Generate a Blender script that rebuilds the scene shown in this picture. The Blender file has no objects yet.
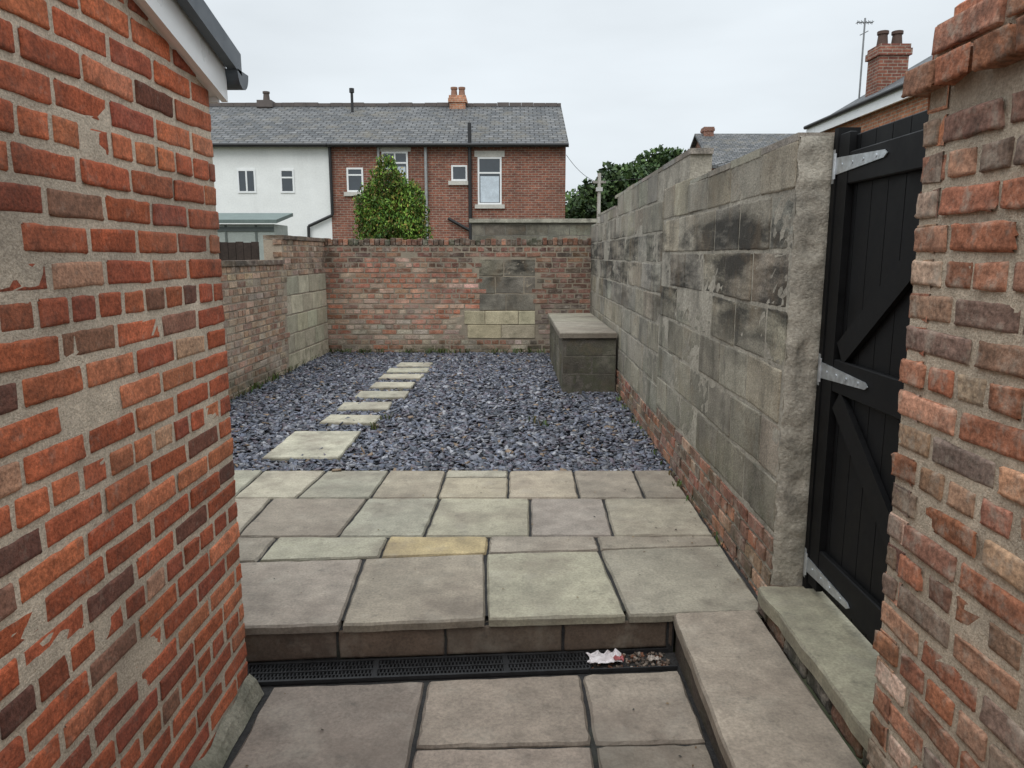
import bpy, math, random
import numpy as np
from mathutils import Vector, noise
random.seed(7); rng=np.random.default_rng(7)
R=random.random
def U(a,b): return a+(b-a)*R()
def S(r,g,b,k=1.0):
    f=lambda c:((c/255+.055)/1.055)**2.4 if c>10 else c/255/12.92
    return (f(r)*k,f(g)*k,f(b)*k,1.0)
def jit(c,a=.12,h=.04):
    k=1+random.gauss(0,a)
    return (max(.005,c[0]*k*(1+random.gauss(0,h))),max(.005,c[1]*k*(1+random.gauss(0,h*.5))),max(.005,c[2]*k*(1+random.gauss(0,h))),1)

# ------------------------------------------------------------ materials
class N:
    def __init__(s,name):
        s.m=bpy.data.materials.new(name); s.m.use_nodes=True; s.t=s.m.node_tree; s.n=s.t.nodes; s.l=s.t.links
        s.b=s.n['Principled BSDF']
    def node(s,ty,**k):
        x=s.n.new(ty)
        for a,b in k.items(): setattr(x,a,b)
        return x
    def link(s,a,b): s.l.new(a,b)
    def coord(s,scale=(1,1,1)):
        tc=s.node('ShaderNodeTexCoord'); v=s.node('ShaderNodeVectorMath',operation='MULTIPLY')
        s.link(tc.outputs['Object'],v.inputs[0]); v.inputs[1].default_value=scale
        return v.outputs[0]
    def noise(s,vec,scale,detail=4,rough=.6):
        x=s.node('ShaderNodeTexNoise'); x.inputs['Scale'].default_value=scale; x.inputs['Detail'].default_value=detail
        x.inputs['Roughness'].default_value=rough; s.link(vec,x.inputs['Vector']); return x.outputs[0]
    def rng(s,v,a,b,c,d):
        x=s.node('ShaderNodeMapRange'); s.link(v,x.inputs[0])
        for i,k in enumerate((a,b,c,d)): x.inputs[i+1].default_value=k
        return x.outputs[0]
    def math(s,op,a,b):
        x=s.node('ShaderNodeMath',operation=op)
        for i,k in enumerate((a,b)):
            if isinstance(k,(int,float)): x.inputs[i].default_value=k
            else: s.link(k,x.inputs[i])
        return x.outputs[0]
    def scale(s,col,val):
        x=s.node('ShaderNodeVectorMath',operation='SCALE'); s.link(col,x.inputs[0])
        if isinstance(val,(int,float)): x.inputs['Scale'].default_value=val
        else: s.link(val,x.inputs['Scale'])
        return x.outputs[0]
    def mix(s,f,a,b):
        x=s.node('ShaderNodeMix',data_type='RGBA')
        if isinstance(f,(int,float)): x.inputs[0].default_value=f
        else: s.link(f,x.inputs[0])
        for i,k in ((6,a),(7,b)):
            if isinstance(k,tuple): x.inputs[i].default_value=k
            else: s.link(k,x.inputs[i])
        return x.outputs[2]
def surf(name,rough=.88,fine=(60,.75,1.25),med=(7,.8,1.2),grimes=(),bump=(120,.5,.002),bump2=None,col=None,spec=.3):
    M=N(name); co=M.coord()
    if col is None:
        a=M.node('ShaderNodeAttribute'); a.attribute_name='Col'; c=a.outputs['Color']
    else:
        a=M.node('ShaderNodeRGB'); a.outputs[0].default_value=col; c=a.outputs[0]
    c=M.scale(c,M.rng(M.noise(co,fine[0],3,.7),.32,.68,fine[1],fine[2]))
    c=M.scale(c,M.rng(M.noise(co,med[0],3,.6),.32,.68,med[1],med[2]))
    for g in grimes:
        v=M.coord(g[5]); f=M.rng(M.noise(v,g[1],5,.68),g[2],g[3],0,g[4])
        if len(g)>6 and g[6]:
            sp=M.node('ShaderNodeSeparateXYZ'); M.link(co,sp.inputs[0])
            z0,z1,z2,z3=g[6]
            f=M.math('MULTIPLY',f,M.math('MULTIPLY',M.rng(sp.outputs[2],z0,z1,0,1),M.rng(sp.outputs[2],z2,z3,1,0)))
        c=M.mix(f,c,g[0])
    M.link(c,M.b.inputs['Base Color']); M.b.inputs['Roughness'].default_value=rough
    M.b.inputs['Specular IOR Level'].default_value=spec
    if bump:
        h=M.noise(co,bump[0],3,.65)
        bp=M.node('ShaderNodeBump'); bp.inputs['Strength'].default_value=bump[1]; bp.inputs['Distance'].default_value=bump[2]
        M.link(h,bp.inputs['Height']); out=bp.outputs[0]
        if bump2:
            b2=M.node('ShaderNodeBump'); b2.inputs['Strength'].default_value=bump2[1]; b2.inputs['Distance'].default_value=bump2[2]
            M.link(M.noise(co,bump2[0],3,.55),b2.inputs['Height']); M.link(out,b2.inputs['Normal']); out=b2.outputs[0]
        M.link(out,M.b.inputs['Normal'])
    return M.m
def plain(name,col,rough=.5,metal=0,var=.15,sc=12,spec=.5):
    M=N(name); co=M.coord(); a=M.node('ShaderNodeRGB'); a.outputs[0].default_value=col
    nz=M.noise(co,sc,4,.6)
    c=M.scale(a.outputs[0],M.rng(nz,.3,.7,1-var,1+var))
    M.link(c,M.b.inputs['Base Color']); M.b.inputs['Metallic'].default_value=metal
    M.b.inputs['Specular IOR Level'].default_value=spec
    M.link(M.rng(nz,.3,.7,max(.05,rough-.1),min(1,rough+.1)),M.b.inputs['Roughness'])
    return M.m
def tiled(name,c1,c2,mortar,w,h,ms,mode='wall',rough=.85,var=.3,stain=None):
    M=N(name); tc=M.node('ShaderNodeTexCoord'); sp=M.node('ShaderNodeSeparateXYZ'); M.link(tc.outputs['Object'],sp.inputs[0])
    cb=M.node('ShaderNodeCombineXYZ')
    if mode=='wall': M.link(M.math('ADD',sp.outputs[0],sp.outputs[1]),cb.inputs[0]); M.link(sp.outputs[2],cb.inputs[1])
    elif mode=='roofy': M.link(sp.outputs[0],cb.inputs[0]); M.link(sp.outputs[1],cb.inputs[1])
    else: M.link(sp.outputs[1],cb.inputs[0]); M.link(sp.outputs[0],cb.inputs[1])
    br=M.node('ShaderNodeTexBrick'); M.link(cb.outputs[0],br.inputs['Vector'])
    br.inputs['Color1'].default_value=c1; br.inputs['Color2'].default_value=c2; br.inputs['Mortar'].default_value=mortar
    br.inputs['Scale'].default_value=1; br.inputs['Brick Width'].default_value=w; br.inputs['Row Height'].default_value=h
    br.inputs['Mortar Size'].default_value=ms; br.inputs['Bias'].default_value=0
    co=M.coord(); c=M.scale(br.outputs['Color'],M.rng(M.noise(co,1.3,5,.7),.3,.7,1-var,1+var))
    c=M.scale(c,M.rng(M.noise(co,9,3,.7),.3,.7,.72,1.3))
    if stain: c=M.mix(M.rng(M.noise(M.coord(stain[3]),stain[1],5,.7),.5,.72,0,stain[2]),c,stain[0])
    M.link(c,M.b.inputs['Base Color']); M.b.inputs['Roughness'].default_value=rough
    M.b.inputs['Specular IOR Level'].default_value=.25
    bp=M.node('ShaderNodeBump'); bp.inputs['Strength'].default_value=.5; bp.inputs['Distance'].default_value=.01
    M.link(M.math('SUBTRACT',1,br.outputs['Fac']),bp.inputs['Height']); M.link(bp.outputs[0],M.b.inputs['Normal'])
    return M.m

# ------------------------------------------------------------ mesh builder
class MB:
    def __init__(s): s.v=[];s.f=[];s.m=[];s.c=[];s.s=[]
    def add(s,vs,fs,mat=0,col=(.5,.5,.5,1),smooth=False):
        o=len(s.v); s.v+=vs
        for f in fs: s.f.append([i+o for i in f]); s.m.append(mat); s.c.append(col); s.s.append(smooth)
    def box(s,x0,x1,y0,y1,z0,z1,mat=0,col=(.5,.5,.5,1),bev=0):
        if bev<=0:
            vs=[(x0,y0,z0),(x1,y0,z0),(x1,y1,z0),(x0,y1,z0),(x0,y0,z1),(x1,y0,z1),(x1,y1,z1),(x0,y1,z1)]
            s.add(vs,[(0,3,2,1),(4,5,6,7),(0,1,5,4),(1,2,6,5),(2,3,7,6),(3,0,4,7)],mat,col)
        else:
            b=bev; vs=[];
            for (z,i) in ((z0,b),(z0+b,0),(z1-b,0),(z1,b)):
                vs+=[(x0+i,y0+i,z),(x1-i,y0+i,z),(x1-i,y1-i,z),(x0+i,y1-i,z)]
            fs=[(3,2,1,0),(12,13,14,15)]
            for k in range(3):
                for j in range(4):
                    fs.append((k*4+j,k*4+(j+1)%4,k*4+4+(j+1)%4,k*4+4+j))
            s.add(vs,fs,mat,col)
    def obox(s,c,u,v,w,mat=0,col=(.5,.5,.5,1)):
        c=Vector(c);u=Vector(u);v=Vector(v);w=Vector(w)
        vs=[tuple(c+u*a+v*b+w*d) for d in(-1,1) for (a,b) in ((-1,-1),(1,-1),(1,1),(-1,1))]
        s.add(vs,[(0,3,2,1),(4,5,6,7),(0,1,5,4),(1,2,6,5),(2,3,7,6),(3,0,4,7)],mat,col)
    def tube(s,p0,p1,r0,r1=None,n=10,mat=0,col=(.5,.5,.5,1)):
        r1=r0 if r1 is None else r1
        p0=Vector(p0);p1=Vector(p1);d=(p1-p0).normalized(); a=d.orthogonal().normalized(); b=d.cross(a)
        vs=[];
        for p,r in((p0,r0),(p1,r1)):
            for i in range(n):
                t=2*math.pi*i/n; vs.append(tuple(p+a*math.cos(t)*r+b*math.sin(t)*r))
        s.add(vs,[(i,(i+1)%n,n+(i+1)%n,n+i) for i in range(n)],mat,col,True)
        s.add([vs[i] for i in range(n)],[tuple(range(n))[::-1]],mat,col); s.add([vs[n+i] for i in range(n)],[tuple(range(n))],mat,col)
    def build(s,name,mats,parent=None):
        me=bpy.data.meshes.new(name); me.from_pydata(s.v,[],s.f)
        for m in mats: me.materials.append(m)
        me.polygons.foreach_set('material_index',s.m); me.polygons.foreach_set('use_smooth',s.s)
        ca=me.color_attributes.new('Col','FLOAT_COLOR','CORNER')
        cnt=[len(f) for f in s.f]; ca.data.foreach_set('color',np.repeat(np.array(s.c,dtype=np.float32),cnt,axis=0).ravel())
        me.update(); o=bpy.data.objects.new(name,me); bpy.context.collection.objects.link(o)
        if parent: o.parent=parent
        return o
def empty(name):
    o=bpy.data.objects.new(name,None); bpy.context.collection.objects.link(o); return o
def quads(name,V,C,mat,nper=4,faces=None,parent=None):
    n=len(V); faces=faces or [(0,1,2,3)]
    F=np.array(faces); idx=(F[None]+ (np.arange(n)*nper)[:,None,None]).reshape(-1,4)
    me=bpy.data.meshes.new(name); me.vertices.add(n*nper); me.vertices.foreach_set('co',V.reshape(-1).astype(np.float32))
    nf=len(idx); me.loops.add(nf*4); me.loops.foreach_set('vertex_index',idx.reshape(-1).astype(np.int32))
    me.polygons.add(nf); me.polygons.foreach_set('loop_start',(np.arange(nf)*4).astype(np.int32))
    me.update(calc_edges=True)
    me.materials.append(mat); ca=me.color_attributes.new('Col','FLOAT_COLOR','CORNER')
    cc=np.concatenate([C,np.ones((n,1))],1); ca.data.foreach_set('color',np.repeat(cc,len(faces)*4,axis=0).astype(np.float32).ravel())
    o=bpy.data.objects.new(name,me); bpy.context.collection.objects.link(o)
    if parent:o.parent=parent
    return o

# ------------------------------------------------------------ masonry
class Wall:
    def __init__(s,P0,P1,n):
        s.O=Vector(P0); d=Vector(P1)-s.O; s.L=d.length; s.u=d/s.L; s.n=Vector(n).normalized()
        s.flip=(s.u.y*s.n.x - s.u.x*s.n.y)<0
    def P(s,a,b,nn): return (s.O.x+s.u.x*a+s.n.x*nn, s.O.y+s.u.y*a+s.n.y*nn, b)
def brick(mb,W,a0,a1,b0,b1,proud,depth,col,det=0,mat=0,amp=.001,wear=1.0,rnd=.0045):
    e=min(.005,(a1-a0)*.2,(b1-b0)*.2); e2=e*2.4
    if det:
        na=max(2,int((a1-a0)/.035)); nb=max(1,int((b1-b0)/.03))
        A=[a0,a0+e]+[a0+e2+(a1-a0-2*e2)*i/na for i in range(na+1)]+[a1-e,a1]
        B=[b0,b0+e]+[b0+e2+(b1-b0-2*e2)*i/nb for i in range(nb+1)]+[b1-e,b1]
    else: A=[a0,a0+e,a1-e,a1]; B=[b0,b0+e,b1-e,b1]
    na=len(A);nb=len(B); t1=random.gauss(0,.0012)*wear;t2=random.gauss(0,.0010)*wear; pj=random.gauss(0,.0012)*wear
    chip=[ (R()**4)*.014*wear for _ in range(4)]
    vs=[]
    rot=random.gauss(0,.008)*wear; sd=U(0,99)
    for j,b in enumerate(B):
        for i,a in enumerate(A):
            ea=(i==0)-(i==na-1); eb=(j==0)-(j==nb-1)
            nn=proud+pj+t1*(2*i/(na-1)-1)+t2*(2*j/(nb-1)-1)+random.gauss(0,amp*.6)
            wob=noise.noise(Vector((a*26,b*26,sd)))
            aa=a;bb=b+rot*(a-(a0+a1)/2)
            if ea: aa+=ea*max(0,.0015+.0035*wob)*wear
            if eb: bb+=eb*max(0,.0012+.0035*wob)*wear
            if ea or eb: nn-=rnd+R()*.002*wear
            if ea and eb:
                k=chip[(ea>0)*2+(eb>0)]; aa+=ea*(.002+k); bb+=eb*(.002+k*.6); nn-=k*.4
            vs.append(W.P(aa,bb,nn))
    fs=[]
    for j in range(nb-1):
        for i in range(na-1):
            q=(j*na+i,j*na+i+1,(j+1)*na+i+1,(j+1)*na+i); fs.append(q[::-1] if W.flip else q)
    mb.add(vs,fs,mat,col,bool(det))
    bk=[W.P(a0,b0,-depth),W.P(a1,b0,-depth),W.P(a1,b1,-depth),W.P(a0,b1,-depth)]
    rings=[[vs[i] for i in range(na)]+[bk[1],bk[0]],
           [vs[j*na+na-1] for j in range(nb)]+[bk[2],bk[1]],
           [vs[(nb-1)*na+i] for i in range(na-1,-1,-1)]+[bk[3],bk[2]],
           [vs[j*na] for j in range(nb-1,-1,-1)]+[bk[0],bk[3]]]
    for r in rings:
        k=tuple(range(len(r))); mb.add(r,[k if W.flip else k[::-1]],mat,col)
def bricks(mb,W,s0,s1,z0,top,colf,det=0,mat=0,proud=.005,depth=.1,L=.225,H=.075,joint=.011,bond=4,skip=None,wear=1.0,amp=.001,rnd=.0045):
    row=0; z=z0
    while True:
        hdr= bond and row%bond==bond-1
        l=(L/2 if hdr else L)
        off= -(L*.25 if hdr else (0 if row%2 else L/2))+random.gauss(0,.008)
        a=s0+off; any_=False
        while a<s1-.02:
            w=l*(1+random.gauss(0,.025)); aa=max(a,s0); ab=min(a+w,s1)
            if s1-ab<.04: ab=s1; 
            zt=top((aa+ab)/2)
            if ab-aa>.03 and z+H<=zt+.01:
                any_=True
                if not(skip and skip((aa+ab)/2,z+H/2)):
                    brick(mb,W,aa+(joint/2 if aa>s0 else -.004),ab-(joint/2 if ab<s1 else -.004),z+joint/2,z+H-joint/2,proud,depth,colf((aa+ab)/2,z+H/2),det,mat,amp,wear,rnd)
            elif z+H<=zt+.01: any_=True
            a+=w
            if ab==s1: break
        z+=H; row+=1
        if not any_ or row>60: break
def body(mb,W,segs,z0,thick,mat=1,col=(.3,.28,.25,1),inset=.003):
    for (a,b,za,zb) in segs:
        vs=[W.P(a,z0,0),W.P(b,z0,0),W.P(b,zb,0),W.P(a,za,0),W.P(a,z0,-thick),W.P(b,z0,-thick),W.P(b,zb,-thick),W.P(a,za,-thick)]
        fs=[(0,1,2,3),(5,4,7,6),(3,2,6,7),(0,3,7,4),(1,5,6,2),(0,4,5,1)]
        mb.add(vs,fs,mat,col)

# ------------------------------------------------------------ palette materials
m_brick=surf('brick_clay',.92,(110,.58,1.34),(18,.76,1.2),[((.36,.28,.22,1),26,.57,.76,.5,(1,1,1)),((.035,.027,.022,1),11,.56,.75,.55,(1,1,1)),((.32,.26,.21,1),2.5,.54,.78,.3,(1,1,1)),((.05,.04,.033,1),1.5,.46,.72,.5,(1,1,1))],(150,1,.0025),(45,.6,.0035))
m_oldbrick=surf('brick_weathered',.94,(80,.6,1.35),(10,.74,1.26),[((.42,.37,.30,1),15,.50,.68,.65,(1,1,1)),((.03,.026,.022,1),6,.52,.73,.7,(1,1,1)),((.05,.065,.025,1),4,.45,.7,.55,(1,1,1),(-1,-.5,.1,.5))],(140,.9,.0025),(32,.8,.005))
m_gardenbrick=surf('brick_faded',.95,(80,.6,1.35),(7,.72,1.24),[((.40,.35,.29,1),9,.48,.68,.7,(1,1,1.6)),((.42,.38,.32,1),1.5,.50,.66,.55,(.8,1,1.6),(-1,-.5,.5,1.1)),((.035,.03,.025,1),2.2,.48,.66,.7,(1,1,1.5),(.7,1.4,2,3)),((.03,.026,.022,1),6,.54,.75,.6,(1,1,1)),((.035,.045,.02,1),3,.35,.6,.75,(1,1,1),(-1,-.5,.02,.28))],(110,.9,.003),(32,.8,.006))
m_mortar=surf('lime_mortar',.95,(140,.72,1.25),(12,.82,1.15),[((.09,.08,.07,1),6,.54,.78,.5,(1,1,1)),((.05,.04,.033,1),1.5,.46,.72,.4,(1,1,1))],(200,.9,.003),(50,.7,.005))
m_block=surf('concrete_block',.95,(120,.55,1.38),(5,.80,1.18),[((.40,.36,.29,1),2.2,.48,.68,.5,(1,1,1)),((.018,.0165,.0145,1),2.3,.43,.60,.88,(1,.5,2.4),(.8,1.15,1.58,1.68)),((.04,.036,.03,1),1.1,.46,.66,.5,(1,.7,1)),((.035,.032,.027,1),5,.52,.72,.6,(1,1,.35)),((.20,.14,.085,1),3.3,.52,.75,.5,(1,1,1)),((.05,.065,.02,1),5,.42,.7,.6,(1,1,1),(-1,-.5,.25,.7))],(130,1,.005),(22,.8,.008))
m_concrete=surf('rough_concrete',.95,(70,.72,1.2),(6,.75,1.18),[((.03,.028,.025,1),5,.52,.72,.55,(1,1,1)),((.05,.06,.03,1),4,.45,.7,.5,(1,1,1),(-1,-.5,.2,.8))],(90,1,.005),(25,.8,.01))
m_paleblock=surf('pale_block',.95,(90,.7,1.25),(6,.8,1.18),[((.09,.08,.06,1),4,.54,.74,.5,(1,1,1)),((.05,.06,.025,1),4,.45,.7,.5,(1,1,1),(-1,-.5,.2,.6))],(110,.9,.004),(25,.6,.006))
m_slab=surf('riven_sandstone',.72,(90,.76,1.2),(9,.82,1.14),[((.15,.115,.09,1),2.4,.47,.68,.55,(1,1,1)),((.05,.045,.038,1),14,.57,.75,.45,(1,1,1)),((.40,.365,.30,1),5,.54,.75,.35,(1,1,1)),((.065,.058,.048,1),1.3,.48,.74,.5,(1,1,1))],(60,.5,.003),(7,.9,.012),spec=.35)
m_joint=surf('jointing',.95,(120,.6,1.3),(9,.7,1.2),[((.05,.06,.03,1),5,.55,.75,.4,(1,1,1))],(200,.8,.003),col=(.035,.033,.032,1))
m_slate=surf('slate_chip',.65,(50,.8,1.2),(3,.85,1.15),[],None,spec=.4)
m_gravelbase=surf('gravel_bed',.9,(60,.4,1.5),(9,.6,1.3),[],(60,1,.02),col=(.03,.031,.036,1))
m_white=plain('white_pvc',S(240,241,240,.95),.35,0,.04,4)
m_darkgrey=plain('dark_grey_trim',(.06,.075,.09,1),.4,0,.15)
m_black=plain('black_paint',(.006,.006,.0065,1),.6,0,.3,9,.18)
m_blackpl=plain('black_plastic',(.016,.016,.017,1),.5,0,.3,30)
m_galv=plain('galvanised_steel',(.52,.55,.57,1),.42,.75,.2,40)
m_glass=plain('window_glass',(.035,.045,.055,1),.06,0,.2,2,.9)
m_leaf=surf('foliage',.6,(30,.8,1.2),(2,.7,1.25),[],None,spec=.3)
m_bark=surf('bark',.95,(40,.6,1.3),(6,.8,1.2),[],(60,1,.01),col=(.06,.045,.03,1))
m_render=surf('white_render',.85,(20,.95,1.05),(1.2,.95,1.05),[((.45,.45,.42,1),1.5,.55,.8,.3,(1,1,.3))],(60,.3,.004),col=S(242,243,240,.92))
m_stone=surf('stone_trim',.85,(20,.9,1.1),(2,.9,1.1),[],(60,.4,.004),col=(.55,.53,.48,1))
m_ground=surf('earth_and_grass',.95,(3,.6,1.3),(.3,.7,1.2),[((.05,.07,.025,1),.5,.4,.6,.8,(1,1,1))],(10,.6,.02),col=(.10,.09,.06,1))
m_wood=surf('dark_fence_wood',.85,(30,.7,1.2),(4,.8,1.2),[],(60,.5,.003),col=(.045,.032,.026,1))
m_misc=surf('painted_misc',.7,(30,.9,1.1),(5,.9,1.1),[],(60,.2,.002))

# ------------------------------------------------------------ ground
g=MB(); g.add([(-400,-60,-.22),(400,-60,-.22),(400,900,-.22),(-400,900,-.22)],[(0,1,2,3)]); g.build('ground',[m_ground])

# ------------------------------------------------------------ left annex (near brick building)
annex=empty('brick_outbuilding')
W=Wall((-.955,-.6),(-.955,2.45),(1,0)); mb=MB()
def roofz(y): return 1.925+(2.45-y)*.27
pal=[S(182,100,68),S(174,92,62),S(188,108,74),S(166,88,62),S(192,118,84),S(158,84,62),S(180,98,68)]
dk=[S(130,82,66),S(142,100,82),S(190,146,118),S(114,76,64)]
def colL(s,z): return jit(random.choice(pal if R()<.86 else dk),.11,.03)
bricks(mb,W,0,W.L,-.16,lambda s:roofz(s-.6)+.08,colL,1,0,.0035,.1,.225,.075,.015,5,None,1.4,.0009,.003)
body(mb,W,[(0.0,W.L-.001,roofz(-.6)+.05,roofz(2.45)+.05)],-.2,3.0,1,S(204,188,168,.95))
mb.build('brick_wall_face',[m_brick,m_mortar],annex)
mb=MB()
vs=[];fs=[]
n=60
for i in range(n+1):
    y=-.6+i*(3.06/n); w=.045+.03*noise.noise(Vector((0,y*5,0))); h=.07+.04*noise.noise(Vector((3,y*6,0)))
    vs+=[(-.95,y,-.155+h),(-.95+w*.5,y,-.155+h*.7),(-.95+w,y,-.155)]
for i in range(n):
    for k in range(2): fs.append((i*3+k,i*3+k+1,i*3+k+4,i*3+k+3))
mb.add(vs,fs,0,S(140,135,120)); mb.add([vs[-3],vs[-2],vs[-1],(-1.0,2.46,-.155),(-1.0,2.46,-.1)],[(0,1,2,3,4)],0,S(130,125,112)); mb.build('cement_fillet',[m_concrete],annex)
def sloped(mb,x0,x1,y0,y1,d0,d1,mat=0,col=(.5,.5,.5,1)):
    vs=[(x0,y0,roofz(y0)+d0),(x1,y0,roofz(y0)+d0),(x1,y1,roofz(y1)+d0),(x0,y1,roofz(y1)+d0),
        (x0,y0,roofz(y0)+d1),(x1,y0,roofz(y0)+d1),(x1,y1,roofz(y1)+d1),(x0,y1,roofz(y1)+d1)]
    mb.add(vs,[(0,3,2,1),(4,5,6,7),(0,1,5,4),(1,2,6,5),(2,3,7,6),(3,0,4,7)],mat,col)
mb=MB(); sloped(mb,-1.1,-.917,-.6,2.50,0,.012); sloped(mb,-.935,-.915,-.6,2.505,-.006,.115); mb.box(-4,-.94,2.48,2.50,1.90,2.02)
mb.build('bargeboard',[m_white],annex)
mb=MB(); sloped(mb,-4,-.88,-.6,2.53,.117,.15); sloped(mb,-.905,-.875,-.6,2.535,.088,.155)
gv=[];gf=[];k=10
for xx in(-4,-.875):
    for i in range(k+1):
        t=math.pi*i/k; gv.append((xx,2.545-.05*math.cos(t),2.005-.055*math.sin(t)))
gf=[(i,i+1,k+2+i,k+1+i) for i in range(k)]+[tuple(range(k+1,2*k+2))]
mb.add(gv,gf)
mb.build('roof_verge',[m_darkgrey],annex)

# ------------------------------------------------------------ right near brick wall / gate pier
mb=MB(); W=Wall((.94,-.6),(.94,1.75),(-1,0))
pal2=[S(164,118,94),S(162,130,106),S(174,132,106),S(148,106,86),S(178,154,132),S(132,100,86),S(176,116,88),S(136,116,102),S(158,106,80),S(120,100,90)]
def colR(s,z): return jit(random.choice(pal2),.14,.04)
bricks(mb,W,0,W.L,-.2,lambda s:1.76,colR,1,0,.006,.1,.22,.077,.016,3,None,2.1,.0018,.004)
body(mb,W,[(0,W.L-.002,1.92,1.92)],-.2,.3,1,S(192,178,158,.92))
W2=Wall((.90,-.6),(.90,1.79),(-1,0))
bricks(mb,W2,0,W2.L,1.765,lambda s:1.765+.08,colR,1,0,.004,.12,.13,.077,.013,0,None,2.0,.0014)
W3=Wall((.93,-.6),(.93,1.74),(-1,0))
bricks(mb,W3,0,W3.L,1.845,lambda s:1.845+.1,colR,1,0,.004,.2,.22,.08,.013,0,None,2.0,.0014)
a=0
while a<2.3:
    w=U(.07,.085); cc=colR(0,0); mb.box(.95+U(-.01,.01),1.2,-.6+a,-.6+a+w-.01,1.90,1.945+U(-.006,.012),0,cc,.006); a+=w
We=Wall((.94,1.75),(1.24,1.75),(0,1)); bricks(mb,We,0,.3,-.2,lambda s:1.9,colR,0,0,.006,.08,.22,.077,.013,3,None,1.5)
mb.build('brick_gate_pier',[m_oldbrick,m_mortar])

# ------------------------------------------------------------ right boundary wall (block on brick base)
mb=MB(); W=Wall((1.055,2.83),(1.15,10.9),(-1,.0118)); L=W.L
tops=[(0,1.80,1.845),(1.80,3.15,2.03),(3.15,5.2,2.03),(5.2,7.0,1.93),(7.0,L,1.82)]
def topR(s):
    for a,b,z in tops:
        if a<=s<b: return z
    return 1.82
def colRB(s,z): return jit(random.choice([S(140,96,80),S(126,94,80),S(156,108,86),S(118,98,86),S(150,124,104)]),.16,.05)
bricks(mb,W,0,L,-.22,lambda s:.31 if s<2.6 else .235,colRB,0,0,.010,.1,.225,.075,.012,3,None,2.0,.002)
blk=[S(156,149,134),S(150,144,130),S(160,153,138),S(145,139,126),S(158,149,132),S(152,147,136)]
def blocks(mb,W,z0,rows,mat,s0,s1,pal,Lb=.45,Hb=.225,det=1,proud=.004,topf=None,joint=.012,wear=1.2,amp=.0015,depth=.1,var=.06,rnd=.0045):
    for r in range(rows):
        zz=z0+r*Hb; a=s0-(Lb/2 if r%2 else 0)+U(-.05,.05)
        while a<s1-.02:
            w=Lb*(1+random.gauss(0,.02)); aa=max(a,s0);ab=min(a+w,s1)
            if s1-ab<.06: ab=s1
            tp=topf((aa+ab)/2) if topf else 99
            zt=min(zz+Hb,tp)
            if ab-aa>.05 and zt-zz>.03: brick(mb,W,aa+(joint/2 if aa>s0 else 0),ab-(joint/2 if ab<s1 else 0),zz+joint/2,zt-joint/2,proud,depth,jit(random.choice(pal),var,.02),det,mat,amp,wear,rnd)
            a+=w
            if ab==s1: break
blocks(mb,W,.31,7,2,.0,2.6,blk,topf=topR,proud=.0025,joint=.010,rnd=.0025,wear=1.6,var=.07)
blocks(mb,W,.235,9,2,2.6,L,blk,topf=topR,proud=.0025,joint=.010,rnd=.0025,wear=1.6,var=.07)
lite=[S(162,157,144),S(154,149,137),S(168,162,148)]
body(mb,W,[(0,1.80,1.842,1.842),(1.80,3.15,2.022,2.022),(3.15,5.2,2.022,2.022),(5.2,7,1.922,1.922),(7,L,1.812,1.812)],-.22,.13,3,S(160,153,140))
a=0
while a<L-.3:
    w=U(.42,.47); b=min(a+w,L); t=topR((a+b)/2)
    mb.obox(W.P((a+b)/2,t+.004,-.064),tuple(Vector((W.u.x,W.u.y,0))*((b-a)/2-.004)),(.069,0,0),(0,0,.010+U(0,.008)),2,jit(random.choice(lite),.06))
    a=b
mb.build('block_garden_wall',[m_oldbrick,m_mortar,m_block,m_concrete])
mb=MB(); nx,nz=7,90; vs=[];fs=[]
for j in range(nz+1):
    for i in range(nx+1):
        x=1.052+.135*i/nx; z=.1+1.745*j/nz
        d=.014*noise.noise(Vector((x*22,z*14,0)))+.005*noise.noise(Vector((x*60,z*60,4)))
        if abs((z-.31)/.225-round((z-.31)/.225))<.05: d+=.006
        e=.012*noise.noise(Vector((z*16,0,7)))+.006*noise.noise(Vector((z*50,0,2)))
        vs.append((x+(e if i in(0,nx) else 0),2.805+d+(.015 if i in (0,nx) else 0),z))
for j in range(nz):
    for i in range(nx): q=j*(nx+1)+i; fs.append((q,q+1,q+nx+2,q+nx+1))
mb.add(vs,fs,0,S(168,161,148),True)
for i0,sgn in((0,1),(nx,-1)):
    v2=[];f2=[]
    for j in range(nz+1): v2+=[vs[j*(nx+1)+i0],(vs[j*(nx+1)+i0][0]+sgn*.006,2.84,vs[j*(nx+1)+i0][2])]
    for j in range(nz): f2.append((2*j,2*j+1,2*j+3,2*j+2))
    mb.add(v2,f2,0,S(156,150,138),True)
mb.add([vs[nz*(nx+1)],vs[nz*(nx+1)+nx],(1.187,2.84,1.85),(1.052,2.84,1.85)],[(0,1,2,3)],0,S(160,155,145))
mb.box(1.05,1.19,2.79,2.83,-.2,.1,0,S(120,100,88))
mb.build('rendered_wall_end',[m_concrete])

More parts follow.
